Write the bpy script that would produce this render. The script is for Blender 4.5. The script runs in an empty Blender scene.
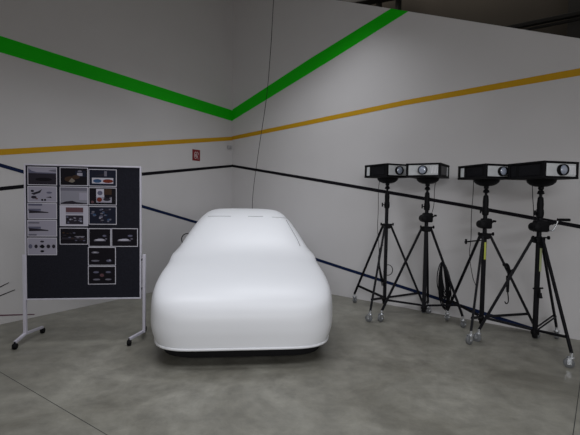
import bpy, bmesh, math, random
from mathutils import Vector, Matrix, Euler
from mathutils.bvhtree import BVHTree
random.seed(7)
C = bpy.context.scene.collection
SC = bpy.context.scene
PI = math.pi

# ---------------------------------------------------------------- camera
F = 425.0; H = 1.70
CX, CY = 290.0, 217.5
pitch = math.atan(19.5 / F); roll = math.radians(0.9)
fwd = Vector((0, math.cos(pitch), -math.sin(pitch)))
r0 = Vector((1, 0, 0)); u0 = Vector((0, math.sin(pitch), math.cos(pitch)))
rt = r0 * math.cos(roll) + u0 * math.sin(roll)
up = -r0 * math.sin(roll) + u0 * math.cos(roll)
CAM = Vector((0, 0, H))
cd = bpy.data.cameras.new('camera'); cam = bpy.data.objects.new('camera', cd); C.objects.link(cam)
cd.sensor_fit = 'HORIZONTAL'; cd.sensor_width = 36.0; cd.lens = F / 580.0 * 36.0
cam.matrix_world = Matrix(((rt.x, up.x, -fwd.x, 0), (rt.y, up.y, -fwd.y, 0), (rt.z, up.z, -fwd.z, H), (0, 0, 0, 1)))
SC.camera = cam

# ---------------------------------------------------------------- light and exposure
SC.view_settings.view_transform = 'Standard'
SC.view_settings.look = 'None'
SC.view_settings.exposure = 0.08
SC.view_settings.gamma = 1.0
SC.view_settings.use_curve_mapping = False
w = bpy.data.worlds.new('hall_ambience'); SC.world = w; w.use_nodes = True
w.node_tree.nodes['Background'].inputs[0].default_value = (1.0, 0.89, 0.78, 1)
w.node_tree.nodes['Background'].inputs[1].default_value = 0.26

def area(name, loc, target, sx, sy, power, col, spread=180):
    l = bpy.data.lights.new(name, 'AREA'); l.shape = 'RECTANGLE'; l.size = sx; l.size_y = sy
    l.energy = power; l.color = col; l.spread = math.radians(spread)
    o = bpy.data.objects.new(name, l); C.objects.link(o); o.location = loc
    o.rotation_euler = (Vector(target) - Vector(loc)).to_track_quat('-Z', 'Y').to_euler()
    return o
# strip luminaires hung over the hall, all above the top of the picture
cool = (0.935, 0.95, 1.0)
area('overhead_light', (-0.1, 6.35, 4.95), (-0.1, 6.35, 0), 2, 0.7, 27, cool, 118)
area('overhead_light', (-1.5, 4.3, 4.4), (-1.5, 4.3, 0), 2, 1, 25, cool, 130)
area('overhead_light', (0.5, 1.8, 4.6), (0.5, 1.8, 0), 4, 1.5, 68, cool, 140)
area('overhead_light', (0.0, -6.0, 4.2), (1.2, 6, 0.6), 6, 1, 38, cool, 60)
area('rear_fill', (3.5, -3.0, 1.8), (1.5, 6, 1.2), 4, 2, 20, cool, 120)   # unseen fill added low behind the viewer, tuned for brightness

area('overhead_light', (4.8, 9.6, 7.8), (7.5, 12.5, 4.5), 9, 1.5, 62, (1, .92, .82), 170)   # unseen warm fill added to brighten the cladding of the hall beyond

# ---------------------------------------------------------------- pixel -> place helpers
def ray(px, py):
    return (fwd * F + rt * (px - CX) - up * (py - CY)).normalized()
def on_z(px, py, z=0.0):
    d = ray(px, py); return CAM + d * ((z - H) / d.z)
def at_y(px, py, y):
    d = ray(px, py); return CAM + d * (y / d.y)
def on_plane(px, py, p, n):
    d = ray(px, py); return CAM + d * ((p - CAM).dot(n) / d.dot(n))

# ---------------------------------------------------------------- object helpers
def thing(name, label, cat, loc=(0, 0, 0), rotz=0, group=None):
    o = bpy.data.objects.new(name, None); C.objects.link(o)
    o.empty_display_size = 0.1
    o.location = loc; o.rotation_euler = (0, 0, rotz)
    o['label'] = label; o['category'] = cat
    if group: o['group'] = group
    return o
def tag(o, label, cat, group=None):
    o['label'] = label; o['category'] = cat
    if group: o['group'] = group
    return o
def build(name, bm, mats, parent=None, smooth=False, loc=None):
    me = bpy.data.meshes.new(name); bm.normal_update(); bm.to_mesh(me); bm.free()
    if not isinstance(mats, (list, tuple)): mats = [mats]
    for m in mats: me.materials.append(m)
    if smooth:
        for p in me.polygons: p.use_smooth = True
        try: me.set_sharp_from_angle(angle=math.radians(38))
        except Exception: pass
    o = bpy.data.objects.new(name, me); C.objects.link(o)
    if parent: o.parent = parent
    if loc is not None: o.location = loc
    return o
def recenter(o):
    """put the origin of a top-level mesh at the middle of its base"""
    me = o.data; vs = [v.co for v in me.vertices]
    c = Vector(((min(v.x for v in vs) + max(v.x for v in vs)) / 2, (min(v.y for v in vs) + max(v.y for v in vs)) / 2, min(v.z for v in vs)))
    for v in me.vertices: v.co -= c
    o.location = o.location + c
    return o

def box(bm, c, s, M=None, bevel=0.0, mi=0):
    t = bmesh.new()
    bmesh.ops.create_cube(t, size=1.0)
    for v in t.verts: v.co = Vector((v.co.x * s[0], v.co.y * s[1], v.co.z * s[2]))
    if bevel > 0:
        bmesh.ops.bevel(t, geom=t.edges[:], offset=bevel, segments=2, affect='EDGES', profile=0.5)
    for v in t.verts:
        v.co = v.co + Vector(c)
        if M is not None: v.co = M @ v.co
    join(bm, t, mi)
def join(bm, t, mi=0):
    t.verts.ensure_lookup_table(); vm = [bm.verts.new(v.co) for v in t.verts]
    t.verts.index_update()
    for f in t.faces:
        try:
            nf = bm.faces.new([vm[v.index] for v in f.verts]); nf.material_index = mi; nf.smooth = f.smooth
        except ValueError: pass
    t.free()
def frame_of(d):
    d = d.normalized(); a = Vector((0, 0, 1)) if abs(d.z) < 0.95 else Vector((1, 0, 0))
    x = d.cross(a).normalized(); y = d.cross(x).normalized(); return x, y
def tube(bm, pts, r, n=10, closed=False, mi=0):
    pts = [Vector(p) for p in pts]; N = len(pts)
    rs = r if isinstance(r, (list, tuple)) else [r] * N
    rings = []; px = None
    for i in range(N):
        if closed: d = pts[(i + 1) % N] - pts[i - 1]
        else: d = pts[min(i + 1, N - 1)] - pts[max(i - 1, 0)]
        d.normalize()
        if px is None: x, y = frame_of(d)
        else:
            x = (px - d * px.dot(d)).normalized(); y = d.cross(x).normalized()
        px = x
        rings.append([bm.verts.new(pts[i] + (x * math.cos(2 * PI * k / n) + y * math.sin(2 * PI * k / n)) * rs[i]) for k in range(n)])
    for i in range(N if closed else N - 1):
        a = rings[i]; b = rings[(i + 1) % N]
        for k in range(n):
            f = bm.faces.new([a[k], a[(k + 1) % n], b[(k + 1) % n], b[k]]); f.material_index = mi; f.smooth = True
    if not closed:
        f = bm.faces.new(rings[0][::-1]); f.material_index = mi
        f = bm.faces.new(rings[-1]); f.material_index = mi
def beam(bm, a, b, sx, sy, mi=0, upv=None):
    """rectangular bar from a to b"""
    a = Vector(a); b = Vector(b); d = (b - a); L = d.length; d.normalize()
    if upv is None: x, y = frame_of(d)
    else:
        x = d.cross(Vector(upv)).normalized(); y = x.cross(d).normalized()
    M = Matrix(((x.x, y.x, d.x, (a.x + b.x) / 2), (x.y, y.y, d.y, (a.y + b.y) / 2), (x.z, y.z, d.z, (a.z + b.z) / 2), (0, 0, 0, 1)))
    box(bm, (0, 0, 0), (sx, sy, L), M, bevel=min(sx, sy) * 0.15, mi=mi)
def lathe(bm, prof, n=24, M=None, mi=0):
    """profile of (r, z) revolved about z"""
    rings = []
    for r, z in prof:
        r = max(r, 1e-4)
        ring = []
        for k in range(n):
            p = Vector((r * math.cos(2 * PI * k / n), r * math.sin(2 * PI * k / n), z))
            ring.append(bm.verts.new(M @ p if M is not None else p))
        rings.append(ring)
    for a, b in zip(rings, rings[1:]):
        for k in range(n):
            f = bm.faces.new([a[k], a[(k + 1) % n], b[(k + 1) % n], b[k]]); f.material_index = mi; f.smooth = True
    f = bm.faces.new(rings[0][::-1]); f.material_index = mi
    f = bm.faces.new(rings[-1]); f.material_index = mi
def smooth_path(pts, n=8):
    P = [Vector(p) for p in pts]; P = [P[0] * 2 - P[1]] + P + [P[-1] * 2 - P[-2]]; out = []
    for i in range(1, len(P) - 2):
        for k in range(n):
            t = k / n
            out.append(0.5 * ((2 * P[i]) + (-P[i - 1] + P[i + 1]) * t + (2 * P[i - 1] - 5 * P[i] + 4 * P[i + 1] - P[i + 2]) * t * t + (-P[i - 1] + 3 * P[i] - 3 * P[i + 1] + P[i + 2]) * t ** 3))
    out.append(P[-2]); return out

# ---------------------------------------------------------------- materials
def mat(name, col, rough=0.5, metal=0.0, noise=0.0, nscale=6.0, bump=0.0, coat=0.0, spec=0.5):
    m = bpy.data.materials.new(name); m.use_nodes = True; nt = m.node_tree
    b = nt.nodes['Principled BSDF']
    b.inputs['Base Color'].default_value = (*col, 1); b.inputs['Roughness'].default_value = rough
    b.inputs['Metallic'].default_value = metal; b.inputs['Coat Weight'].default_value = coat
    b.inputs['Specular IOR Level'].default_value = spec
    tc = nt.nodes.new('ShaderNodeTexCoord'); nz = nt.nodes.new('ShaderNodeTexNoise')
    nz.inputs['Scale'].default_value = nscale; nz.inputs['Detail'].default_value = 6
    nt.links.new(tc.outputs['Object'], nz.inputs['Vector'])
    if noise > 0:
        mp = nt.nodes.new('ShaderNodeMapRange'); mp.inputs[3].default_value = 1 - noise; mp.inputs[4].default_value = 1 + noise
        mp.inputs[1].default_value = 0.3; mp.inputs[2].default_value = 0.7
        nt.links.new(nz.outputs['Fac'], mp.inputs[0])
        mx = nt.nodes.new('ShaderNodeVectorMath'); mx.operation = 'SCALE'; mx.inputs[0].default_value = col
        nt.links.new(mp.outputs[0], mx.inputs['Scale']); nt.links.new(mx.outputs[0], b.inputs['Base Color'])
    if bump > 0:
        bp = nt.nodes.new('ShaderNodeBump'); bp.inputs['Strength'].default_value = bump; bp.inputs['Distance'].default_value = 0.01
        nt.links.new(nz.outputs['Fac'], bp.inputs['Height']); nt.links.new(bp.outputs[0], b.inputs['Normal'])
    return m
M_wall = mat('wall_paint', (0.54, 0.53, 0.53), 0.75, noise=0.02, nscale=1.3, spec=0.2)
M_white = mat('white_model_paint', (0.72, 0.735, 0.76), 0.42, noise=0.008, nscale=2, spec=0.45)
M_lip = mat('white_lip_paint', (0.86, 0.88, 0.95), 0.25, spec=0.6)
M_seam = mat('seam_grey', (0.24, 0.245, 0.25), 0.7)
M_dark = mat('shade_pan_black', (0.012, 0.012, 0.013), 0.9, spec=0.1)
M_rub = mat('tyre_rubber', (0.02, 0.02, 0.022), 0.8, noise=0.2, nscale=40)
M_green = mat('green_paint', (0.003, 0.45, 0.001), 0.6, spec=0.25)
M_yellow = mat('yellow_paint', (0.48, 0.265, 0.005), 0.6, spec=0.25)
M_blk = mat('black_paint', (0.006, 0.0055, 0.008), 0.7, spec=0.12)
M_navy = mat('navy_paint', (0.006, 0.014, 0.05), 0.7, spec=0.12)
M_purple = mat('purple_paint', (0.10, 0.03, 0.06), 0.6)
M_metal = mat('black_coated_steel', (0.004, 0.004, 0.006), 0.5, 0.0, noise=0.15, nscale=30, spec=0.16)
M_matt = mat('black_plastic', (0.004, 0.004, 0.005), 0.6, noise=0.1, nscale=25, spec=0.12)
M_chrome = mat('caster_zinc', (0.62, 0.64, 0.67), 0.26, 0.85, noise=0.15, nscale=60)
M_wheel = mat('caster_grey_rubber', (0.12, 0.125, 0.13), 0.5, noise=0.1, nscale=40)
M_silver = mat('projector_silver', (0.52, 0.54, 0.55), 0.38, 0.0, noise=0.08, nscale=14)
M_side = mat('dark_grey_panel', (0.055, 0.055, 0.06), 0.6, noise=0.3, nscale=12)
M_slat = mat('pale_louvre', (0.8, 0.8, 0.82), 0.45)
M_glass = mat('lens_glass', (0.30, 0.34, 0.42), 0.12, 0.0, coat=1.0, spec=0.8)
M_tape = mat('yellow_green_tape', (0.42, 0.46, 0.07), 0.5)
M_pale = mat('pale_green_tag', (0.32, 0.35, 0.18), 0.6)
M_alu = mat('board_white_metal', (0.50, 0.49, 0.56), 0.45, 0.1, noise=0.03, nscale=10)
M_felt = mat('board_slate_felt', (0.0145, 0.015, 0.021), 0.95, noise=0.15, nscale=60, bump=0.1, spec=0.08)
M_red = mat('sign_red', (0.17, 0.005, 0.01), 0.5)
M_signwhite = mat('sign_white', (0.62, 0.56, 0.56), 0.5)
M_grey = mat('sensor_grey', (0.34, 0.34, 0.345), 0.6)
M_hall = mat('hall_cladding', (0.055, 0.050, 0.044), 0.85, noise=0.12, nscale=0.6, spec=0.1)
M_steel = mat('hall_dark_steel', (0.012, 0.012, 0.012), 0.7)
M_ceil = mat('ceiling_dark', (0.05, 0.046, 0.042), 0.9, spec=0.1)
M_joint = mat('joint_dark', (0.035, 0.034, 0.032), 0.9)

def concrete():
    m = bpy.data.materials.new('polished_concrete'); m.use_nodes = True; nt = m.node_tree; b = nt.nodes['Principled BSDF']
    N = nt.nodes.new; L = nt.links.new
    tc = N('ShaderNodeTexCoord')
    def noise(sc, det, rough=0.55, dist=0.0, vec=None):
        n = N('ShaderNodeTexNoise'); n.inputs['Scale'].default_value = sc; n.inputs['Detail'].default_value = det
        n.inputs['Roughness'].default_value = rough; n.inputs['Distortion'].default_value = dist
        L(vec or tc.outputs['Object'], n.inputs['Vector']); return n
    n1 = noise(0.9, 12, 0.68, 0.6); n2 = noise(4.5, 10, 0.68, 0.3); n3 = noise(60, 4, 0.6)
    r1 = N('ShaderNodeValToRGB'); r1.color_ramp.elements[0].position = 0.34; r1.color_ramp.elements[1].position = 0.68
    r1.color_ramp.elements[0].color = (0.140, 0.134, 0.108, 1); r1.color_ramp.elements[1].color = (0.270, 0.264, 0.226, 1)
    L(n1.outputs['Fac'], r1.inputs[0])
    r2 = N('ShaderNodeMapRange'); r2.inputs[1].default_value = 0.32; r2.inputs[2].default_value = 0.7; r2.inputs[3].default_value = 0.74; r2.inputs[4].default_value = 1.22
    L(n2.outputs['Fac'], r2.inputs[0])
    mx = N('ShaderNodeVectorMath'); mx.operation = 'SCALE'; L(r1.outputs[0], mx.inputs[0]); L(r2.outputs[0], mx.inputs['Scale'])
    r3 = N('ShaderNodeMapRange'); r3.inputs[3].default_value = 0.9; r3.inputs[4].default_value = 1.1; L(n3.outputs['Fac'], r3.inputs[0])
    my = N('ShaderNodeVectorMath'); my.operation = 'SCALE'; L(mx.outputs[0], my.inputs[0]); L(r3.outputs[0], my.inputs['Scale'])
    L(my.outputs[0], b.inputs['Base Color'])
    rr = N('ShaderNodeMapRange'); rr.inputs[3].default_value = 0.34; rr.inputs[4].default_value = 0.55; L(n2.outputs['Fac'], rr.inputs[0])
    L(rr.outputs[0], b.inputs['Roughness'])
    bp = N('ShaderNodeBump'); bp.inputs['Strength'].default_value = 0.08; bp.inputs['Distance'].default_value = 0.01
    L(n2.outputs['Fac'], bp.inputs['Height']); L(bp.outputs[0], b.inputs['Normal'])
    return m
M_floor = concrete()

# ---------------------------------------------------------------- setting
def struct(o): o['kind'] = 'structure'; return o
corner = on_z(231, 275.5); Lp = on_z(0, 324.5); Rp = on_z(573.5, 339)
for v in (corner, Lp, Rp): v.z = 0
dL = (Lp - corner).normalized(); dR = (Rp - corner).normalized()
nL = Vector((-dL.y, dL.x, 0));  nL = nL if nL.y < 0 else -nL      # towards the room
nR = Vector((-dR.y, dR.x, 0));  nR = nR if nR.y < 0 else -nR
def wall_local(px, py, which):
    n = nL if which == 'L' else nR; d = dL if which == 'L' else dR
    p = on_plane(px, py, corner, n); return ((p - corner).dot(d), p.z)
def wp(s, z, which, off=0.0):
    n = nL if which == 'L' else nR; d = dL if which == 'L' else dR
    return corner + d * s + Vector((0, 0, z)) + n * off

bm = bmesh.new(); box(bm, (0, 3, -0.1), (26, 26, 0.2)); floor = struct(build('floor', bm, M_floor))

def prism_on_wall(bm, poly, which, off0, off1, mi=0):
    A = [bm.verts.new(wp(s, z, which, off0)) for s, z in poly]; B = [bm.verts.new(wp(s, z, which, off1)) for s, z in poly]
    bm.faces.new(A); bm.faces.new(B[::-1]); n = len(poly)
    for i in range(n): bm.faces.new([A[i], A[(i + 1) % n], B[(i + 1) % n], B[i]])
    bmesh.ops.recalc_face_normals(bm, faces=bm.faces[:])
TOP = 7.4
bm = bmesh.new(); prism_on_wall(bm, [(-0.15, 0), (10.5, 0), (10.5, TOP), (-0.15, TOP)], 'L', 0, -0.15); wallL = struct(build('wall_left', bm, M_wall))
s1, z1 = wall_local(330, -1, 'R'); s2, z2 = wall_local(580, 38.5, 'R')
sl = (z2 - z1) / (s2 - s1)
ztop = lambda s: z1 + (s - s1) * sl
#print('right wall top', s1, z1, s2, z2, 'corner', corner, 'angle', math.degrees(math.acos(dL.dot(dR))), 'top0', ztop(0))
send = 10.0 if ztop(10.0) > 2 else (2 - z1) / sl + s1
bm = bmesh.new(); prism_on_wall(bm, [(0, 0), (send, 0), (send, ztop(send)), (0, ztop(0))], 'R', 0, -0.15); wallR = struct(build('wall_right', bm, M_wall))

def stripe(pts_top, pts_bot, which, m, label, ext=0.0, off=0.003, parent=None, clip=None):
    T = [wall_local(x, y, which) for x, y in pts_top]; B = [wall_local(x, y, which) for x, y in pts_bot]
    if pts_top[0][0] == 231: T[0] = (0.0, T[0][1]); B[0] = (0.0, B[0][1])   # meets the room corner
    def e(P):
        (a, b), (c, d) = P[-2], P[-1]; k = ext / max(1e-6, abs(c - a)); return (c + (c - a) * k, d + (d - b) * k)
    if ext > 0: T.append(e(T)); B.append(e(B))
    bm = bmesh.new()
    for i in range(len(T) - 1):
        prism_on_wall(bm, [T[i], T[i + 1], B[i + 1], B[i]], which, 0.0, off)
    o = build('painted_stripe', bm, m, parent); o['label'] = label; return o
stripe([(231, 110), (0, 35.8)], [(231, 120.8), (0, 52.3)], 'L', M_green, 'broad green stripe', 0.8, parent=wallL)
stripe([(231, 109.7), (308, 60), (391, 8.6)], [(231, 120.8), (331, 60), (408.3, 11.4)], 'R', M_green, 'broad green stripe', 0, parent=wallR)
stripe([(231, 136.4), (0, 149.2)], [(231, 140.2), (0, 155.2)], 'L', M_yellow, 'ochre yellow stripe', 0.8, 0.0035, wallL)
stripe([(231, 136.4), (406, 100), (580, 68.2)], [(231, 140.2), (406, 105), (580, 75.6)], 'R', M_yellow, 'ochre yellow stripe', 1.5, 0.0035, wallR)
stripe([(231, 164.6), (143.4, 172.4), (0, 186.9)], [(231, 167.0), (143.4, 175.6), (0, 190.7)], 'L', M_blk, 'black stripe', 0.8, 0.003, wallL)
stripe([(231, 164.6), (340, 182.4), (459, 202.8), (580, 224.6)], [(231, 167.0), (340, 185.6), (459, 206.3), (580, 228.6)], 'R', M_blk, 'black stripe', 1.5, 0.003, wallR)
stripe([(231, 230.4), (193.5, 220.2), (143.4, 205.2), (0, 163.2)], [(231, 232.8), (193.5, 222.8), (143.4, 208.2), (0, 167.0)], 'L', M_navy, 'thin navy stripe', 0.8, 0.0025, wallL)
stripe([(231, 230.4), (340, 265.6), (418, 290.5), (540, 329.5)], [(231, 232.8), (340, 268.6), (418, 293.7), (534, 331.5)], 'R', M_navy, 'thin navy stripe', 0, 0.0025, wallR)
stripe([(9, 282.2), (0, 286.5)], [(9, 282.9), (0, 287.5)], 'L', M_blk, 'fine black line', 0.8, 0.003, wallL)
stripe([(15, 289.4), (0, 295.2)], [(15, 290.1), (0, 296.3)], 'L', M_blk, 'fine black line', 0.8, 0.003, wallL)
stripe([(34.5, 313.9), (0, 314.7)], [(34.5, 314.7), (0, 315.9)], 'L', M_purple, 'fine dark purple line', 0.8, 0.003, wallL)

def joint(a, b, wd=0.006):
    a = Vector((a.x, a.y, 0)); b = Vector((b.x, b.y, 0)); d = (b - a).normalized(); s = Vector((-d.y, d.x, 0)) * wd / 2
    bm = bmesh.new()
    for z0 in (0.0008,):
        bm.faces.new([bm.verts.new(p + Vector((0, 0, z0))) for p in (a - s, b - s, b + s, a + s)])
    o = build('floor_joint', bm, M_joint, floor); o['label'] = 'dark expansion joint line'
a = on_z(0, 372); b = on_z(107, 435); d = b - a; joint(a - d * 1.0, b + d * 1.2)
a = on_z(580, 384); b = on_z(573, 435); d = b - a; joint(a - d * 0.35, b + d * 1.2)

# the dark hall beyond the cut-off partition: cladding, columns, purlins, ceiling
bm = bmesh.new(); box(bm, (0, 3, 8.1), (26, 26, 0.2)); struct(build('ceiling', bm, M_ceil))
def far(s, z, off): return corner + dR * s + Vector((0, 0, z)) + nR * off
bm = bmesh.new(); beam(bm, far(-2, 4.0, -5.1), far(14, 4.0, -5.1), 0.2, 8.0, upv=(0, 0, 1)); struct(build('wall_back', bm, M_hall))
def hall(name, a, b, sx, sy, nm=M_steel):
    bm = bmesh.new(); beam(bm, a, b, sx, sy, upv=(0, 0, 1) if abs((Vector(b) - Vector(a)).normalized().z) < .9 else nR); return struct(build(name, bm, nm))
def far_px(px, py, off):
    p = on_plane(px, py, corner + nR * off, nR); return p
for px in (398.5, 379, 577):
    p = far_px(px, 5, -4.6); hall('trim_1' if px == 398.5 else 'trim_2' if px == 379 else 'trim_3', (p.x, p.y, 0), (p.x, p.y, 8), 0.10 if px < 500 else 0.3, 0.2)
pa = far_px(505, 29, -4.2); pb = far_px(580, 13.5, -4.2); dd = pb - pa
hall('trim_4', pa - dd * 0.5, pb + dd * 1.2, 0.12, 0.09)
pa = far_px(505, 34, -4.2); pb = far_px(580, 19, -4.2)
hall('trim_5', pa - dd * 0.5, pb + dd * 1.2, 0.05, 0.05)
pa = far_px(340, 5, -4.4); pb = far_px(400, -7, -4.4); dd = pb - pa
hall('trim_6', pa - dd * 0.9, pb + dd * 0.2, 0.35, 0.2)

# ---------------------------------------------------------------- white car mock-up
car_az = math.atan((244.6 - CX) / F); CYF = 4.15; CL = 4.25
axis = Vector((math.sin(car_az), math.cos(car_az), 0))
car = thing('car_mockup', 'full-size smooth white car model without windows or lamps, on grey floor', 'car model', tuple(axis * (CYF / math.cos(car_az) + CL / 2)), -car_az)
car_y0 = -CL / 2
def interp(tab, s):
    if s <= tab[0][0]: return tab[0][1]
    if s >= tab[-1][0]: return tab[-1][1]
    for i in range(len(tab) - 1):
        if tab[i][0] <= s <= tab[i + 1][0]:
            (x0, y0), (x1, y1) = tab[i], tab[i + 1]
            m = lambda j: (tab[min(j + 1, len(tab) - 1)][1] - tab[max(j - 1, 0)][1]) / (tab[min(j + 1, len(tab) - 1)][0] - tab[max(j - 1, 0)][0])
            h = x1 - x0; t = (s - x0) / h
            return (2 * t ** 3 - 3 * t * t + 1) * y0 + (t ** 3 - 2 * t * t + t) * h * m(i) + (-2 * t ** 3 + 3 * t * t) * y1 + (t ** 3 - t * t) * h * m(i + 1)
TOPP = [(0, .67), (.10, .735), (.45, .825), (.9, .905), (1.3, .965), (1.5, 1.045), (1.75, 1.21), (2.0, 1.36), (2.2, 1.44), (2.5, 1.50), (2.9, 1.515), (3.3, 1.46), (3.7, 1.28), (4.0, 1.08), (4.25, .9)]
ZB = 0.20
WID = [(0, .94), (.16, .985), (.5, 1.005), (1.2, 1.005), (2.0, .965), (3.2, .965), (4.25, .93)]
def car_surf(a, b, c, n=8.0):
    # a in [-1,1] across, b in [-1,1] along, c in [0,1] up : on the cube's skin
    q = (abs(a) ** n + abs(b) ** n + abs(c) ** n) ** (1 / n)
    a2, b2, c2 = a / q, b / q, c / q
    s = (b2 + 1) / 2 * CL
    T = interp(TOPP, s)
    z = ZB + c2 * (T - ZB)
    W = interp(WID, s)
    k_ = min(1, max(0, (z - .93) / .07)); W -= 0.03 * k_ * k_ * (3 - 2 * k_)
    W -= 0.46 * max(0.0, z - 0.92) ** 1.05
    W -= 0.05 * max(0.0, (0.42 - z) / 0.22) ** 2
    # front face leans back a little towards its top edge
    y = car_y0 + s
    if s < 0.9: y += 0.03 * (1 - s / 0.9) * max(0, (z - 0.35)) / 0.35
    # crown across the bonnet and roof
    z -= 0.022 * abs(a2) ** 2.2 * (c2 ** 4)
    return Vector((a2 * W, y, z))
def grid(bm, fn, nu, nv):
    V = [[bm.verts.new(fn(i / nu, j / nv)) for j in range(nv + 1)] for i in range(nu + 1)]
    for i in range(nu):
        for j in range(nv):
            f = bm.faces.new([V[i][j], V[i + 1][j], V[i + 1][j + 1], V[i][j + 1]]); f.smooth = True
sp = lambda t: math.sin((t - .5) * PI) # denser near edges
bm = bmesh.new()
grid(bm, lambda u, v: car_surf(sp(u), sp(v), 1.0), 48, 110)
grid(bm, lambda u, v: car_surf(sp(u), -1.0, math.sin(v * PI / 2)), 48, 24)
grid(bm, lambda u, v: car_surf(sp(u), 1.0, math.sin(v * PI / 2)), 48, 24)
grid(bm, lambda u, v: car_surf(-1.0, sp(u), math.sin(v * PI / 2)), 110, 24)
grid(bm, lambda u, v: car_surf(1.0, sp(u), math.sin(v * PI / 2)), 110, 24)
bmesh.ops.remove_doubles(bm, verts=bm.verts[:], dist=1e-4)
bmesh.ops.recalc_face_normals(bm, faces=bm.faces[:])
bvh = BVHTree.FromBMesh(bm)
body = build('body_shell', bm, M_white, car)
for p in body.data.polygons: p.use_smooth = True
# the open bottom edge carries a rounded lip
edge = []
NN = 160
for k in range(NN):
    t = 2 * PI * k / NN; a, b = math.sin(t), -math.cos(t); m = max(abs(a), abs(b)); p = car_surf(a / m, b / m, 0.0)
    edge.append(p + Vector((0, 0, -0.004)))
bm = bmesh.new(); tube(bm, edge, 0.013, 10, closed=True); build('bottom_lip', bm, M_white, car, True)
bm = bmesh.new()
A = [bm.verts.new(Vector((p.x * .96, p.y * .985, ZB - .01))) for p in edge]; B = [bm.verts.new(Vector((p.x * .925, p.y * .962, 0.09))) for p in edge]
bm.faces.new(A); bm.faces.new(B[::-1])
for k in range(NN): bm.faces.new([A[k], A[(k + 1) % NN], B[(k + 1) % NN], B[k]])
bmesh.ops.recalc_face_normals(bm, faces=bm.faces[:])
o = build('shade_pan', bm, M_dark, car); o['label'] = 'black underside pan that deepens the shade below the body'  # underside pan kept black and low to paint in the shade below the lip
for sx in (-1, 1):
    for y in (car_y0 + 0.72, car_y0 + CL - 0.75):
        bm = bmesh.new()
        Mx = Matrix.Translation((sx * 0.80, y, 0.31)) @ Matrix.Rotation(PI / 2, 4, 'Y')
        lathe(bm, [(.18, -.10), (.27, -.105), (.305, -.085), (.31, 0), (.305, .085), (.27, .105), (.18, .10)], 36, Mx)
        t = build('tyre', bm, M_rub, car, True); t['label'] = 'black tyre'
def on_car(x, y):
    hit = bvh.ray_cast(Vector((x, y, 3)), Vector((0, 0, -1))); return hit[0]
carM = Matrix.Translation(axis * (CYF / math.cos(car_az) + CL / 2)) @ Matrix.Rotation(-car_az, 4, 'Z'); carI = carM.inverted()
def car_px(px, py):
    o_ = carI @ CAM; d = (carI.to_3x3() @ ray(px, py)); h = bvh.ray_cast(o_, d); return h[0], h[1]
def seam(pts, r=0.005, name='panel_seam'):
    P = []
    for i in range(len(pts) - 1):
        for k in range(10):
            t = k / 10; px = pts[i][0] * (1 - t) + pts[i + 1][0] * t; py = pts[i][1] * (1 - t) + pts[i + 1][1] * t
            h, n = car_px(px, py)
            if h is not None: P.append(h)
    if len(P) > 2:
        bm = bmesh.new(); tube(bm, P, r, 6); o = build(name, bm, M_seam, car, True); o['label'] = 'fine grey seam line'
seam([(208, 216.4), (220, 216.2), (232, 216.4)])
seam([(248, 216.4), (256, 216.6), (264, 216.6)])
seam([(272, 217.2), (280, 217.6), (287, 218.2)])
seam([(286, 220), (291.5, 229.5), (296.5, 238), (300.5, 247)], 0.006)
p = carI @ at_y(187.5, 239.3, 6.2)
bm = bmesh.new(); tube(bm, [p + Vector((0.085 * math.cos(t), 0, 0.085 * math.sin(t))) for t in [2 * PI * k / 28 for k in range(28)]], 0.007, 8, True)
tube(bm, [p + Vector((0.085, 0, 0)), p + Vector((0.20, 0.03, -0.05))], 0.007, 8)
o = build('mirror_hoop', bm, M_matt, car, True); o['label'] = 'thin black hoop standing out at the side'

# ---------------------------------------------------------------- pin board
bl = Vector((-2.985, 4.76, 0)); br = Vector((-1.690, 4.92, 0))   # under the two posts
bl.z = br.z = 0
bd = (br - bl).normalized(); bn = Vector((bd.y, -bd.x, 0))       # towards the camera
board = thing('pin_board', 'rolling slate-grey pin board in white frame, covered with prints, left of the white car model', 'pin board', (bl + br) / 2)
bo = (bl + br) / 2
def bpt(px, py, off=0.0):
    p = on_plane(px, py, bo + bn * off, bn); q = p - bo; return q.dot(bd), q.z
def bw(u, z, off=0.0): return bd * u + Vector((0, 0, z)) + bn * off    # board local -> child coords
uL = bpt(24.9, 231)[0]; uR = bpt(141.4, 231)[0]; zT = bpt(80, 165.0)[1]; zBt = bpt(80, 299.4)[1]
#print('board', uL, uR, zT, zBt, (br - bl).length, bl, br)
def bbox(bm, u0_, u1_, z0_, z1_, o0, o1, mi=0, bev=0.0):
    Mx = Matrix(((bd.x, bn.x, 0, 0), (bd.y, bn.y, 0, 0), (0, 0, 1, 0), (0, 0, 0, 1)))
    box(bm, ((u0_ + u1_) / 2, (o0 + o1) / 2, (z0_ + z1_) / 2), (abs(u1_ - u0_), abs(o1 - o0), abs(z1_ - z0_)), Mx, bev, mi)
fw = 0.018
bm = bmesh.new(); bbox(bm, uL + fw * .8, uR - fw * .8, zBt + fw * .8, zT - fw * .8, -0.012, 0.006); o = build('felt_panel', bm, M_felt, board); o['label'] = 'dark slate felt panel'
bm = bmesh.new()
bbox(bm, uL, uL + fw, zBt, zT, -0.02, 0.014, bev=.004); bbox(bm, uR - fw, uR, zBt, zT, -0.02, 0.014, bev=.004)
bbox(bm, uL + fw, uR - fw, zBt, zBt + fw, -0.02, 0.014, bev=.004); bbox(bm, uL + fw, uR - fw, zT - fw, zT, -0.02, 0.014, bev=.004)
build('frame', bm, M_alu, board)
hw = (br - bl).length / 2
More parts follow.
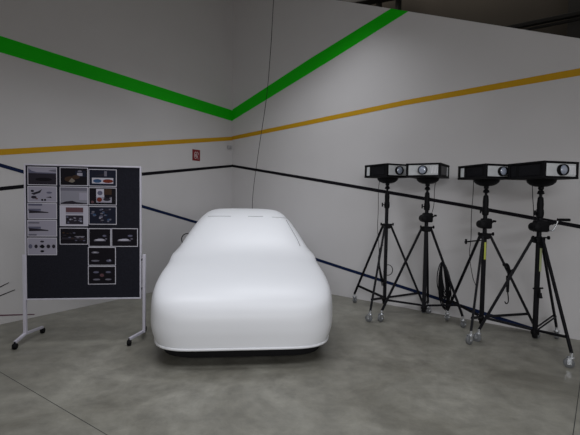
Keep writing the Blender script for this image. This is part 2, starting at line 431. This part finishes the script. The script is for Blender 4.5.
for sgn in (-1, 1):
    u = sgn * hw
    zt_ = bpt(22 if sgn < 0 else 144.3, 254.5)[1]
    bm = bmesh.new(); bbox(bm, u - .016, u + .016, 0.10, zt_, -0.02, 0.02, bev=.004)
    post = build('post', bm, M_alu, board)
    inner = uL if sgn < 0 else uR
    for z in (zt_ - .06, zBt + .12):
        bm = bmesh.new(); tube(bm, [bw(u, z, 0.0), bw(inner, z, 0.0)], 0.012, 10); build('clamp_bolt', bm, M_matt, post)
    bm = bmesh.new()
    # splayed foot: an inverted shallow V from front caster to back caster
    if sgn < 0: ff_ = Vector((-2.985, 4.575, 0)); bb_ = Vector((-3.005, 5.13, 0))
    else: ff_ = Vector((-1.80, 4.745, 0)); bb_ = Vector((-1.80, 5.26, 0))
    fr = ff_ - bo + Vector((0, 0, .075)); ml = bw(u, 0.115, 0.0); bk = bb_ - bo + Vector((0, 0, .075))
    beam(bm, fr, ml, 0.03, 0.03); beam(bm, ml, bk, 0.03, 0.03)
    foot = build('foot', bm, M_alu, board)
    for q, s_ in ((fr, 1), (bk, -1)):
        bm = bmesh.new()
        c = Vector((q.x, q.y, 0.034)); Mx = Matrix.Translation(c) @ Matrix.Rotation(math.atan2(bd.y, bd.x), 4, 'Z') @ Matrix.Rotation(PI / 2, 4, 'Y')
        lathe(bm, [(.012, -.020), (.030, -.020), (.034, -.012), (.034, .012), (.030, .020), (.012, .020)], 20, Mx)
        tube(bm, [c, c + Vector((0, 0, 0.05))], 0.009, 8)
        wv = build('caster', bm, M_matt, foot, True); wv['label'] = 'black caster'

# prints: each a sheet with its picture
palette = {}
def ink(c):
    if c not in palette: palette[c] = mat('ink', c, 0.6, spec=0.12)
    return palette[c]
W1 = (0.42, 0.41, 0.48); W2 = (0.52, 0.51, 0.58); BK = (0.005, 0.004, 0.007); DG = (0.02, 0.017, 0.025); MG = (0.13, 0.125, 0.16); LG = (0.28, 0.27, 0.33)
BR = (0.04, 0.022, 0.014); TAN = (0.16, 0.14, 0.12); BLU = (0.03, 0.07, 0.15); RED = (0.13, 0.022, 0.014); NV = (0.008, 0.01, 0.022); SK = (0.10, 0.10, 0.15); ROSE = (0.10, 0.05, 0.06)
def rct(x0, y0, x1, y1, c): return ('p', [(x0, y0), (x1, y0), (x1, y1), (x0, y1)], c)
def ell(x, y, a, b, c, rot=0):
    return ('p', [(x + a * math.cos(t) * math.cos(rot) - b * math.sin(t) * math.sin(rot), y + a * math.cos(t) * math.sin(rot) + b * math.sin(t) * math.cos(rot)) for t in [2 * PI * k / 14 for k in range(14)]], c)
def poly(pts, c): return ('p', pts, c)
def carshape(x, y, s, c):   # little side view of a car, y up
    return poly([(x - s, y), (x - s, y + .28 * s), (x - .55 * s, y + .36 * s), (x - .25 * s, y + .62 * s), (x + .4 * s, y + .62 * s), (x + .7 * s, y + .34 * s), (x + s, y + .28 * s), (x + s, y)], c)
def wedge(y): return [rct(0, y + .16, .45, y + .30, SK), poly([(.03, y), (.03, y + .2), (.45, y + .14), (.72, y + .08), (.72, y + .02), (.45, y + .02)], DG)]
rr = random.Random(3)
def scatter(n, cs, x0, y0, x1, y1, a, b):
    return [ell(rr.uniform(x0, x1), rr.uniform(y0, y1), rr.uniform(.5, 1) * a, rr.uniform(.5, 1) * b, rr.choice(cs), rr.uniform(-.5, .5)) for _ in range(n)]
BOUND = 0.04
prints = [
 ((27.8, 166.8, 57.2, 185.2), 'landscape print of a dark road under pale sky, top left of the pin board', DG,
   [rct(0, .66, 1, 1, LG), poly([(0, .66), (0, .95), (.12, .80), (.3, .72), (1, .70), (1, .64)], SK), poly([(.7, .80), (1, .74), (1, .9), (.8, .86)], MG), ell(.55, .3, .3, .1, BK)]),
 ((27.8, 186.3, 57.2, 202.3), 'pale sheet of small dark sketches, second from top in the left column', LG,
   [poly([(.1, .55), (.35, .7), (.5, .85), (.42, .6), (.2, .45)], DG), ell(.2, .3, .1, .1, DG), ell(.15, .72, .06, .08, DG), ell(.75, .62, .1, .07, SK), poly([(.62, .3), (.85, .25), (.8, .36)], DG), ell(.5, .12, .04, .07, BK), ell(.6, .12, .04, .07, BK), ell(.3, .2, .05, .05, ROSE)]),
 ((27.8, 203.0, 57.2, 219.0), 'pale sheet with grey wedge silhouette, directly under the sheet of small sketches', LG, wedge(.35) + [rct(0, .86, .5, 1, SK)]),
 ((27.8, 219.8, 57.2, 236.4), 'pale sheet with grey wedge silhouette, directly above the row of small figures', LG, wedge(.3) + [rct(0, .80, .4, .9, MG), rct(0, 0, .3, .12, MG)]),
 ((27.8, 237.6, 57.2, 255.0), 'pale sheet with a row of small dark figures, bottom of the left column', LG,
   [ell(.08, .5, .07, .14, SK), ell(.28, .5, .06, .12, DG), ell(.5, .8, .07, .06, DG), ell(.5, .5, .07, .12, BK), ell(.5, .2, .07, .07, BK), ell(.72, .5, .07, .12, DG), ell(.91, .5, .06, .12, DG), poly([(.4, .55), (.6, .5), (.55, .4), (.42, .44)], BK)]),
 ((60.0, 167.5, 88.2, 185.8), 'dark interior print with a bright window and tan glow, top of the second column', BK,
   [rct(.55, .5, .95, .85, NV), rct(.62, .55, .82, .72, LG), ell(.35, .35, .2, .16, BR), ell(.58, .48, .14, .12, BR), poly([(.3, .2), (.42, .42), (.55, .25), (.45, .14)], TAN), ell(.72, .82, .08, .06, MG)]),
 ((60.0, 186.8, 88.2, 204.8), 'foggy grey print with a dark lower edge, second from top in the second column', (0.21, 0.21, 0.25),
   [rct(0, .8, 1, 1, MG), rct(0, 0, 1, .07, BK), poly([(0, .05), (.2, .16), (.45, .2), (.6, .12), (1, .06), (1, 0), (0, 0)], DG), rct(.7, .25, 1, .7, LG)]),
 ((60.0, 205.4, 88.2, 226.0), 'white-margined sheet with two stacked dark pictures, above a dark wide print', W1,
   [rct(.2, .68, .85, .93, ROSE), rct(.2, .58, .85, .68, LG), rct(.2, .06, .85, .52, DG)] + scatter(14, [LG, MG, BK, SK], .24, .1, .8, .48, .06, .05)),
 ((60.0, 227.8, 88.2, 244.4), 'dark wide print with scattered lights, bottom of the second column', BK,
   [rct(.05, .28, .95, .42, DG)] + scatter(16, [MG, DG, SK, BR], .08, .2, .92, .8, .07, .05) + [ell(.72, .48, .2, .02, LG)]),
 ((88.8, 169.3, 116.8, 186.5), 'dark print with a blue and red banner photo, top of the third column', NV,
   [rct(.10, .14, .9, .5, W1), ell(.3, .3, .16, .12, BLU), ell(.7, .3, .2, .12, RED), poly([(.2, .62), (.45, .72), (.62, .8), (.5, .6)], DG), rct(.56, .6, .66, .92, MG)]),
 ((88.8, 187.5, 116.8, 205.2), 'dark print with a white and reddish collage, second from top in the third column', BK,
   [rct(.26, .45, .56, .95, W1), ell(.4, .7, .1, .14, SK), rct(.26, .12, .84, .46, LG), rct(.55, .6, .84, .95, BR), ell(.38, .3, .1, .14, RED), ell(.66, .32, .14, .10, DG), carshape(.68, .4, .14, BK), ell(.12, .15, .06, .08, ROSE)]),
 ((88.8, 206.3, 116.8, 224.5), 'dark blue print crowded with small parts, third from top in the third column', NV,
   scatter(26, [MG, BLU, SK, LG, DG], .12, .12, .88, .88, .08, .06)),
 ((88.8, 228.3, 111.2, 246.6), 'black print of a silver car, left one of the side-by-side pair', BK,
   [carshape(.5, .28, .28, MG), ell(.5, .36, .24, .05, W1), ell(.72, .6, .09, .06, SK), ell(.8, .42, .05, .04, MG)]),
 ((111.6, 228.3, 138.0, 246.6), 'black print of a silver car, right one of the side-by-side pair', BK,
   [carshape(.48, .28, .26, MG), ell(.46, .36, .22, .05, W1), ell(.72, .6, .10, .06, SK), ell(.78, .42, .05, .04, MG)]),
 ((88.2, 247.0, 116.0, 265.4), 'black print with two streaks of light on its left, directly below the silver car pair', BK,
   [ell(.25, .72, .15, .06, MG), ell(.25, .24, .16, .05, MG), ell(.76, .24, .10, .07, SK), ell(.8, .28, .03, .03, W1), ell(.24, .74, .07, .02, W1)]),
 ((88.2, 266.0, 116.0, 284.2), 'black print with four dim lights, lowest sheet on the pin board', BK,
   [ell(.28, .68, .11, .06, SK), ell(.74, .68, .10, .06, SK), ell(.3, .25, .14, .05, MG), ell(.74, .25, .12, .05, MG), ell(.5, .5, .08, .1, ROSE)]),
]
for (x0, y0, x1, y1), lab, base, shapes in prints:
    ym, xm = (y0 + y1) / 2, (x0 + x1) / 2
    ua = bpt(x0, ym)[0]; ub = bpt(x1, ym)[0]; za = bpt(xm, y1)[1]; zb = bpt(xm, y0)[1]
    org = bo + bw((ua + ub) / 2, za, 0.0)
    W_ = ub - ua; H_ = zb - za
    e = thing('photo_print', lab, 'print', org, 0, 'prints pinned on the board')
    def L_(u, z, off): return bd * (u - W_ / 2) + Vector((0, 0, z)) + bn * off
    def quad3(bm, u0_, z0_, u1_, z1_, o0, o1, mi=0):
        A = [bm.verts.new(L_(u, z, o1)) for u, z in ((u0_, z0_), (u1_, z0_), (u1_, z1_), (u0_, z1_))]
        B = [bm.verts.new(L_(u, z, o0)) for u, z in ((u0_, z0_), (u1_, z0_), (u1_, z1_), (u0_, z1_))]
        bm.faces.new(A); bm.faces.new(B[::-1])
        for i in range(4): bm.faces.new([A[i], B[i], B[(i + 1) % 4], A[(i + 1) % 4]])
        for f in bm.faces: f.material_index = mi
    bm = bmesh.new(); quad3(bm, 0, 0, W_, H_, 0.006, 0.0075); build('paper', bm, ink(W2), e)
    bx = 0.0075
    bm = bmesh.new(); A = [bm.verts.new(L_(u, z, 0.0079)) for u, z in ((bx, bx), (W_ - bx, bx), (W_ - bx, H_ - bx), (bx, H_ - bx))]; bm.faces.new(A)
    mats = [ink(base)]
    for k, (_, pts, c) in enumerate(shapes):
        cm = ink(c)
        if cm not in mats: mats.append(cm)
        vs = [bm.verts.new(L_(bx + (W_ - 2 * bx) * min(1, max(0, u)), bx + (H_ - 2 * bx) * min(1, max(0, v)), 0.0081 + 0.00015 * k)) for u, v in pts]
        f = bm.faces.new(vs); f.material_index = mats.index(cm)
    build('picture', bm, mats, e)

# ---------------------------------------------------------------- wall fittings
s0, z0 = wall_local(192.3, 160.3, 'L'); s1_, z1_ = wall_local(199.9, 150.2, 'L')
sg = thing('fire_hose_sign', 'small red fire hose sign with white symbol on the left wall', 'sign', wp((s0 + s1_) / 2, z0, 'L'))
def SW(s, z, off): return wp(s, z, 'L', off) - wp((s0 + s1_) / 2, z0, 'L')
def wall_prism(bm, poly_, off0, off1):
    A = [bm.verts.new(SW(s, z, off0)) for s, z in poly_]; B = [bm.verts.new(SW(s, z, off1)) for s, z in poly_]; n = len(poly_)
    bm.faces.new(A); bm.faces.new(B[::-1])
    for i in range(n): bm.faces.new([A[i], A[(i + 1) % n], B[(i + 1) % n], B[i]])
    bmesh.ops.recalc_face_normals(bm, faces=bm.faces[:])
bm = bmesh.new(); wall_prism(bm, [(s0, z0), (s1_, z0), (s1_, z1_), (s0, z1_)], 0.001, 0.006); build('plate', bm, M_red, sg)
sx = s1_ - s0; sz = z1_ - z0
def spt(u, v, off=0.008): return SW(s0 + sx * u, z0 + sz * v, off)
bm = bmesh.new()
tube(bm, [spt(.40 + .17 * math.cos(t), .48 + .30 * math.sin(t)) for t in [2 * PI * k / 24 for k in range(24)]], 0.0045, 6, True)
tube(bm, [spt(.40 + .05 * math.cos(t), .48 + .12 * math.sin(t)) for t in [2 * PI * k / 12 for k in range(12)]], 0.004, 6, True)
tube(bm, [spt(.57, .5), spt(.66, .3), spt(.74, .14)], 0.0045, 6)
tube(bm, [spt(.60, .80), spt(.78, .66), spt(.74, .54)], 0.0045, 6)
build('hose_symbol', bm, M_signwhite, sg)
p = on_plane(228.2, 147.2, corner, nL)
bm = bmesh.new(); Mx = Matrix(((dL.x, nL.x, 0, 0), (dL.y, nL.y, 0, 0), (0, 0, 1, 0), (0, 0, 0, 1)))
box(bm, (0, 0.03, 0), (0.09, 0.06, 0.07), Mx, 0.008); tube(bm, [nL * 0.055, nL * 0.075], 0.018, 12)
o = build('wall_sensor', bm, M_grey, None, loc=p); tag(o, 'tiny grey sensor box high on the wall beside the room corner', 'sensor')

bm = bmesh.new()
pts = [at_y(276.6, -34, 5.6), at_y(273.6, 0, 5.9), at_y(270.6, 50, 6.3), at_y(266.2, 100, 6.8), at_y(258, 155, 7.6), at_y(252.5, 200, 8.25)]
pts.append(Vector((pts[-1].x - .02, 8.75, 0.9))); pts.append(Vector((pts[-1].x, 8.85, 0.01)))
pts.insert(0, Vector((pts[0].x + .1, 5.0, 8.0)))
tube(bm, smooth_path(pts, 8), 0.0045, 6); o = build('hanging_cable', bm, M_matt); tag(recenter(o), 'long thin dark cable hanging from the ceiling down behind the white car model', 'cable')

# ---------------------------------------------------------------- projector stands
def caster(parent, p, ang, label='chrome caster'):
    """p on the floor under the leg end (stand-local)"""
    bm = bmesh.new()
    X = Vector((math.cos(ang), math.sin(ang), 0)); Y = Vector((-X.y, X.x, 0)); c = Vector((p.x, p.y, 0.05)) + X * 0.02
    tube(bm, [Vector((p.x, p.y, .105)), Vector((p.x, p.y, .16))], 0.016, 10)
    lathe(bm, [(.030, .098), (.032, .104), (.030, .112), (.012, .114)], 16, Matrix.Translation((p.x, p.y, 0)))
    for s_ in (-1, 1):
        Mx = Matrix.Translation(c + Y * s_ * 0.026) @ Matrix.Rotation(ang, 4, 'Z')
        box(bm, (0, 0, 0.024), (0.038, 0.004, 0.072), Mx)
    tube(bm, [c - Y * .034, c + Y * .034], 0.008, 8)
    o = build('caster', bm, M_chrome, parent, True); o['label'] = label
    bm = bmesh.new(); Mx = Matrix.Translation(c) @ Matrix.Rotation(ang, 4, 'Z') @ Matrix.Rotation(PI / 2, 4, 'X')
    lathe(bm, [(.014, -.018), (.040, -.019), (.050, -.012), (.050, .012), (.040, .019), (.014, .018)], 24, Mx)
    o = build('wheel', bm, M_wheel, o, True)

def stand(cx, cy, feet, collar_z, head_z, label, tape=None, crank=False, gear=0.0, foot_z=0.185):
    t = thing('projector_stand', label, 'tripod stand', (cx, cy, 0), 0, 'rolling tripod stands')
    ctr = Vector((0, 0, 0))
    bm = bmesh.new(); box(bm, (0, 0, (foot_z + collar_z + .05) / 2), (0.046, 0.046, collar_z + .05 - foot_z), bevel=0.006)
    build('column', bm, M_metal, t)
    bm = bmesh.new(); box(bm, (0, 0, foot_z + .01), (0.07, 0.07, 0.06), bevel=0.01); lathe(bm, [(.022, foot_z - .06), (.03, foot_z - .05), (.03, foot_z - .02)], 14)
    build('base_block', bm, M_matt, t, True)
    bm = bmesh.new()
    box(bm, (0, 0, collar_z), (0.10, 0.10, 0.075), bevel=0.012)
    for f in feet:
        v = Vector((f[0] - cx, f[1] - cy, 0)).normalized(); box(bm, (0.055, 0, 0), (0.05, 0.034, 0.06), Matrix.Translation((0, 0, collar_z)) @ Matrix.Rotation(math.atan2(v.y, v.x), 4, 'Z'), 0.006)
    col = build('collar', bm, M_matt, t)
    for k in (0, 1):
        bm = bmesh.new(); s_ = (-1, 1)[k]
        tube(bm, [Vector((s_ * .045, -.02, collar_z + .03)), Vector((s_ * .085, -.035, collar_z + .03))], 0.008, 8)
        lathe(bm, [(.012, -.008), (.022, -.006), (.022, .008), (.012, .012)], 12, Matrix.Translation((s_ * .088, -.036, collar_z + .03)) @ Matrix.Rotation(PI / 2, 4, 'Y'))
        build('knob', bm, M_matt, col, True)
    # telescoping tubes
    mid = collar_z + 0.35 * (head_z - collar_z)
    bm = bmesh.new(); tube(bm, [(0, 0, collar_z), (0, 0, mid + .12)], 0.026, 14); build('inner_tube', bm, M_metal, t, True)
    bm = bmesh.new(); tube(bm, [(0, 0, mid), (0, 0, head_z)], 0.017, 14); build('upper_tube', bm, M_metal, t, True)
    bm = bmesh.new()
    lathe(bm, [(.020, mid + .05), (.037, mid + .06), (.042, mid + .10), (.038, mid + .15), (.022, mid + .165)], 16)
    lathe(bm, [(.018, head_z - .26), (.033, head_z - .25), (.036, head_z - .16), (.030, head_z - .09), (.020, head_z - .075)], 16)
    lathe(bm, [(.018, head_z - .05), (.040, head_z - .04), (.030, head_z - .01), (.018, head_z)], 16)
    tube(bm, [(0, 0, mid + .105), (-.075, -.03, mid + .11)], 0.007, 8); tube(bm, [(-.075, -.03, mid + .08), (-.075, -.03, mid + .14)], 0.010, 8)
    build('clamp', bm, M_matt, t, True)
    for f in feet:
        p = Vector((f[0] - cx, f[1] - cy, 0)); v = p.normalized(); top = v * 0.07 + Vector((0, 0, collar_z))
        bot = Vector((p.x, p.y, 0.15))
        bm = bmesh.new(); beam(bm, top, bot, 0.025, 0.030); leg = build('leg', bm, M_metal, t)
        ang = math.atan2(v.y, v.x) + rr.uniform(-2.5, 2.5)
        caster(leg, p, ang)
        # twin brace from the base block to the leg
        tt = (collar_z - .30) / (collar_z - 0.15); mp = top.lerp(bot, tt)
        bm = bmesh.new(); sd = Vector((-v.y, v.x, 0)) * 0.019
        for s_ in (-1, 1): beam(bm, Vector((0, 0, foot_z + .04)) + v * .04 + sd * s_, mp + sd * s_, 0.007, 0.022)
        build('brace', bm, M_metal, t)
    if gear > 0:
        zg = collar_z + .16
        bm = bmesh.new(); box(bm, (0.01, -0.01, zg), (gear, 0.11, 0.13), bevel=0.02); lathe(bm, [(.03, -.08), (.05, -.07), (.055, 0), (.05, .07), (.03, .08)], 16, Matrix.Translation((-gear * .35, -.02, zg - .01)) @ Matrix.Rotation(PI / 2, 4, 'X'))
        tube(bm, [(gear * .5, -.02, zg), (gear * .5 + .05, -.02, zg + .03)], 0.009, 8); tube(bm, [(gear * .5 + .05, -.045, zg + .03), (gear * .5 + .05, .01, zg + .03)], 0.014, 8)
        build('winch_box', bm, M_matt, t, True)
    if tape:
        z0t, z1t, m, lb, dx = tape
        v = Vector((-cx, -cy, 0)).normalized(); bm = bmesh.new()
        Mx = Matrix.Rotation(0, 4, 'Z'); box(bm, (dx, -0.031, (z0t + z1t) / 2), (0.024, 0.004, z1t - z0t), Mx, 0.001)
        o = build('tape_strip', bm, m, t); o['label'] = lb
    return t

def fit_feet(px_feet, R=0.64):
    pts = [on_z(x, y) for x, y in px_feet]; c = sum(pts, Vector((0, 0, 0))) / 3
    return (c.x, c.y), [(p.x, p.y) for p in pts]
def keep_off(p, gap=0.10):
    """slide a foot off the right-hand wall if it would stand in it"""
    q = Vector((p[0], p[1], 0)); d = (q - corner).dot(nR)
    if d < gap: q += nR * (gap - d)
    return (q.x, q.y)
specs = [
 ('A', [(354.2, 303), (370, 322), (424, 312)]),
 ('B', [(381.5, 321.5), (462.5, 328), (431, 312)]),
 ('C', [(447, 321), (470.5, 344), (534, 338)]),
 ('D', [(478.5, 342), (571, 368), (556, 339)]),
]
ST = {}
for k, ff in specs:
    pts = [keep_off((on_z(x, y).x, on_z(x, y).y)) for x, y in ff]
    cx = sum(p[0] for p in pts) / 3; cy = sum(p[1] for p in pts) / 3
    ST[k] = [cx, cy, pts]
def set_center(k, px, py, z=0.15):
    """column foot seen at this pixel, kept at the mean depth of its casters"""
    cy = ST[k][1]; q = at_y(px, py, cy); ST[k][0] = q.x
    return q
for k, px in (('A', 384), ('B', 423.5), ('C', 481.5), ('D', 535.5)):
    q = set_center(k, px, 318); print(k, ST[k], 'z at collar rows')
def zc(k, px, py): return at_y(px, py, ST[k][1]).z
cz = {'A': zc('A', 385, 226), 'B': zc('B', 425, 229), 'C': zc('C', 485, 236), 'D': zc('D', 539, 240)}
PZ = {'A': (165.0, 177.8), 'B': (164.5, 177.9), 'C': (165.5, 179.5), 'D': (163.0, 179.5)}
for k, px in (('A', 386), ('B', 427), ('C', 486), ('D', 541)):
    PZ[k] = (zc(k, px, PZ[k][0]), zc(k, px, PZ[k][1]))
hz = {k: PZ[k][1] - .121 for k in PZ}
#print(cz, hz)
stand(ST['A'][0], ST['A'][1], ST['A'][2], cz['A'], hz['A'], 'black tripod stand on casters nearest the white car model, leftmost of four')
stand(ST['B'][0], ST['B'][1], ST['B'][2], cz['B'], hz['B'], 'black tripod stand with a thick cable coil hung on its leg', gear=0.13)
tC = stand(ST['C'][0], ST['C'][1], ST['C'][2], cz['C'], hz['C'], 'black tripod stand with bright yellow-green tape on its column', tape=(zc('C', 483, 259), zc('C', 483, 242), M_tape, 'yellow-green tape strip', 0.0), gear=0.12)
tD = stand(ST['D'][0], ST['D'][1], ST['D'][2], cz['D'], hz['D'], 'black crank-up tripod stand with side crank handle, rightmost of four', tape=(zc('D', 540, 271), zc('D', 540, 248), M_pale, 'pale green tag strip', 0.012), gear=0.15)
zg = cz['D'] + .16
bm = bmesh.new(); tube(bm, smooth_path([(.08, -.04, zg - .045), (.125, -.05, zg - .045), (.15, -.055, zg), (.175, -.06, zg + .075)], 5), 0.009, 8); o = build('crank_arm', bm, M_chrome, tD, True); o['label'] = 'bare metal crank arm'
bm = bmesh.new(); tube(bm, [(.165, -.06, zg + .078), (.30, -.07, zg + .078)], [0.016, 0.016], 12); build('handle', bm, M_matt, o, True)
# ---------------------------------------------------------------- projectors
def projector(k, px_neck, yaw, label, zt, zb_, W_=0.455, D_=0.52, fx=0.0, fy=0.0):
    cx, cy = ST[k][0], ST[k][1]
    zbot = zb_; hgt = zt - zb_
    e = thing('projector', label, 'projector', (cx + fx, cy + fy, zbot), yaw, 'projectors on the tripod stands')
    # local: front face at y = -D/2, looking -y
    def bx(name, c, s, m, par=e, bev=0.004, lab=None):
        bm = bmesh.new(); box(bm, c, s, None, bev); o = build(name, bm, m, par)
        if lab: o['label'] = lab
        return o
    h = hgt
    bx('housing', (0, 0.012, h / 2), (W_ - .02, D_ - .03, h - .03), M_matt, bev=.01)
    bm = bmesh.new()
    for z in (0.011, h - 0.011): box(bm, (0, 0, z), (W_ + .01, D_ + .01, 0.022), None, .005)
    for sx in (-1, 1):
        for sy in (-1, 1): box(bm, (sx * (W_ / 2 - .014), sy * (D_ / 2 - .014), h / 2), (0.034, 0.034, h - .02), None, .004)
    build('outer_frame', bm, M_matt, e)
    fp = bx('front_panel', (0, -D_ / 2 + .008, h / 2), (W_ - .06, 0.012, h - .05), M_silver, lab='silver front panel')
    lx = 0.0 if k != 'A' else -0.02; lr = h * 0.31
    Mx = Matrix.Translation((lx, -D_ / 2 + .012, h / 2)) @ Matrix.Rotation(PI / 2, 4, 'X')
    bm = bmesh.new(); lathe(bm, [(lr * .8, 0), (lr * 1.04, 0.0), (lr * 1.04, .05), (lr, .058), (lr * .9, .05), (lr * .9, .02)], 32, Mx); build('lens_ring', bm, M_matt, e, True)
    bm = bmesh.new(); lathe(bm, [(lr * .96 * math.cos(a), .03 + lr * .55 * math.sin(a)) for a in [PI / 2 * i / 8 for i in range(9)]], 32, Mx); o = build('lens', bm, M_glass, e, True); o['label'] = 'blue-grey glass lens'
    bm = bmesh.new()
    for i in range(5):
        x = W_ / 2 - .115 + i * 0.019
        beam(bm, (x, -D_ / 2 - .002, .045), (x - .012, -D_ / 2 - .002, h - .045), 0.007, 0.007, upv=(0, 1, 0))
    build('louvre', bm, M_slat, e)
    # side vents near the back, both sides
    for sx in (-1, 1):
        o = bx('side_vent', (sx * (W_ / 2 - .010), D_ / 2 - .075, h / 2), (0.012, 0.065, h - .06), M_silver if k != 'D' else M_metal, lab=None if k == 'D' else 'pale side vent')
        o = bx('side_panel', (sx * (W_ / 2 - .011), -.05, h / 2), (0.010, D_ - .24, h - .07), M_side if (k == 'B' and sx > 0) else M_metal)
    # curved pan bracket under the housing
    pr = 0.155
    bm = bmesh.new(); lathe(bm, [(.02, -.085), (.07, -.080), (.115, -.062), (.145, -.035), (.155, 0.0)], 28)
    lathe(bm, [(.02, -.12), (.030, -.11), (.030, -.085)], 14)
    build('mounting_bracket', bm, M_matt, e, True)
    return e
# bracket bottom sits on the tube head
yaws = {'A': math.radians(26), 'B': math.radians(-32), 'C': math.radians(14), 'D': math.radians(14)}
labs = {'A': 'dark boxy projector farthest left, on the stand nearest the white car model',
        'B': 'dark projector turned left to show its right side, on the stand with the cable coil',
        'C': 'dark boxy projector half covered by its right-hand neighbour, on the yellow-taped stand',
        'D': 'largest and rightmost dark boxy projector, on the stand with the crank handle'}
for k, px in (('A', 386), ('B', 427), ('C', 486), ('D', 541)):
    projector(k, px, yaws[k], labs[k], PZ[k][0], PZ[k][1])

# ---------------------------------------------------------------- cables and hung kit
def cable(pts, label, r=0.004, name='power_cable', cat='cable', group=None, n=8):
    bm = bmesh.new(); tube(bm, smooth_path(pts, n), r, 6); o = build(name, bm, M_matt, None, True); tag(recenter(o), label, cat, group); return o
def Y(k, d=0): return ST[k][1] + d
cable([at_y(380.0, 178.2, Y('A', -.05)), at_y(378.5, 190, Y('A', -.08)), at_y(378.3, 210, Y('A', -.08)), at_y(377.6, 228, Y('A', -.1)), at_y(379, 250, Y('A', -.14)), at_y(378, 262, Y('A', -.1))], 'thin black cable dangling from the leftmost projector')
cable([at_y(436.0, 178, Y('B', -.05)), at_y(434.5, 190, Y('B', -.06)), at_y(433.8, 205, Y('B', -.06)), at_y(431, 216, Y('B', -.08))], 'short thin black cable dangling from the projector turned left')
cable([at_y(473.6, 180, Y('C', -.05)), at_y(473, 195, Y('C', -.08)), at_y(471.4, 215, Y('C', -.1)), at_y(471, 238, Y('C', -.1)), at_y(469.5, 255, Y('C', -.1)), at_y(472.5, 276, Y('C', -.1)), at_y(476, 286, Y('C', -.08))], 'long thin black cable dangling beside the yellow-taped column')
cable([at_y(532.3, 182, Y('D', -.05)), at_y(532.6, 195, Y('D', -.08)), at_y(533.5, 210, Y('D', -.09)), at_y(533.7, 232, Y('D', -.1))], 'thin black cable hanging from the rightmost projector')
# bar knob seen left of C at knee height of the winch
a = at_y(464.8, 242, Y('C', -.12)); b = at_y(478, 240.5, Y('C', -.05)); oC = Vector((ST['C'][0], ST['C'][1], 0))
bm = bmesh.new(); tube(bm, [a - oC, b - oC], 0.009, 8); tube(bm, [at_y(466, 239, Y('C', -.12)) - oC, at_y(466, 244, Y('C', -.12)) - oC], 0.014, 8)
tube(bm, [b - oC, at_y(483, 240.3, Y('C', 0)) - oC], 0.007, 8)
build('locking_bar', bm, M_matt, tC, True)
# small cable ring on stand A and bundle down its column
cable([at_y(388.0 + 4.6 * math.cos(t), 270 - 5.2 * math.sin(t), Y('A', -.08)) for t in [2.5 - 0.45 * i for i in range(13)]], 'small loop of black cable on the leftmost stand column', 0.006, 'cable_loop')
bm = bmesh.new()
for q in range(4):
    tube(bm, smooth_path([at_y(383 + rr.uniform(-.6, .6), 236 + 3 * q, Y('A', -.05)), at_y(381.5 - q * .5, 248, Y('A', -.1)), at_y(379 + rr.uniform(-1, 1), 258, Y('A', -.12)), at_y(379.5 + q * .5, 272, Y('A', -.1)), at_y(382 + q, 286, Y('A', -.06))], 6), 0.006, 6)
o = build('cable_bundle', bm, M_matt, None, True); tag(recenter(o), 'loose bundle of black cable tied along the leftmost stand column', 'cable')
# coil hanging on the right leg of stand B
bm = bmesh.new(); cy_ = Y('B', -.12)
for q in range(15):
    wx = rr.uniform(2.2, 8.8); top = 261 + rr.uniform(-1, 3.5); bot = 302 + rr.uniform(-10, 9); cxp = 444.8 + rr.uniform(-2.2, 2.2); dy = rr.uniform(-.04, .04)
    P = []
    for i in range(22):
        t = 2 * PI * i / 22; v = (1 - math.cos(t)) / 2
        xx = cxp + wx * math.sin(t) * (0.55 + .45 * v) - 3.2 * (1 - v) * 0 ; yy = top + (bot - top) * v
        P.append(at_y(xx + (1 - v) * (441.5 - cxp) * .7 + v * 1.5, yy, cy_ + dy * math.sin(t)))
    tube(bm, P, 0.0065, 6, closed=True)
o = build('cable_coil', bm, M_matt, None, True); tag(recenter(o), 'thick hank of looped black cable hung on a tripod leg', 'cable')
# hook and clamp hanging where two legs cross
yy = (ST['C'][1] + ST['D'][1]) / 2
bm = bmesh.new()
tube(bm, smooth_path([at_y(503, 265, yy), at_y(507, 264.5, yy), at_y(509, 270, yy), at_y(507.5, 283, yy)], 5), 0.016, 8)
tube(bm, [at_y(507.8, 276, yy), at_y(507.6, 292, yy)], [0.022, 0.016], 8)
tube(bm, smooth_path([at_y(507.6, 292, yy), at_y(508.3, 298, yy), at_y(508, 302.5, yy), at_y(506, 303.5, yy), at_y(504.8, 301.5, yy)], 5), 0.007, 8)
tube(bm, smooth_path([at_y(507, 267, yy), at_y(511, 272, yy), at_y(513.5, 270, yy)], 5), 0.02, 8)
o = build('hanging_clamp', bm, M_matt, None, True); tag(recenter(o), 'black clamp with small hook hanging where two tripod legs cross', 'clamp')
# pull-cord weight on D, low on its column
yy = Y('D', -.06)
bm = bmesh.new(); tube(bm, [at_y(533, 288.5, yy), at_y(543, 288.2, yy)], 0.010, 8); tube(bm, [at_y(540, 288, yy), at_y(540.2, 294, yy)], 0.006, 8); tube(bm, [at_y(540.2, 293, yy), at_y(540.4, 298, yy)], [0.014, 0.024], 10)
o = build('spring_pin', bm, M_matt, None, True); tag(recenter(o), 'black pull pin hanging low on the rightmost stand column', 'pin')
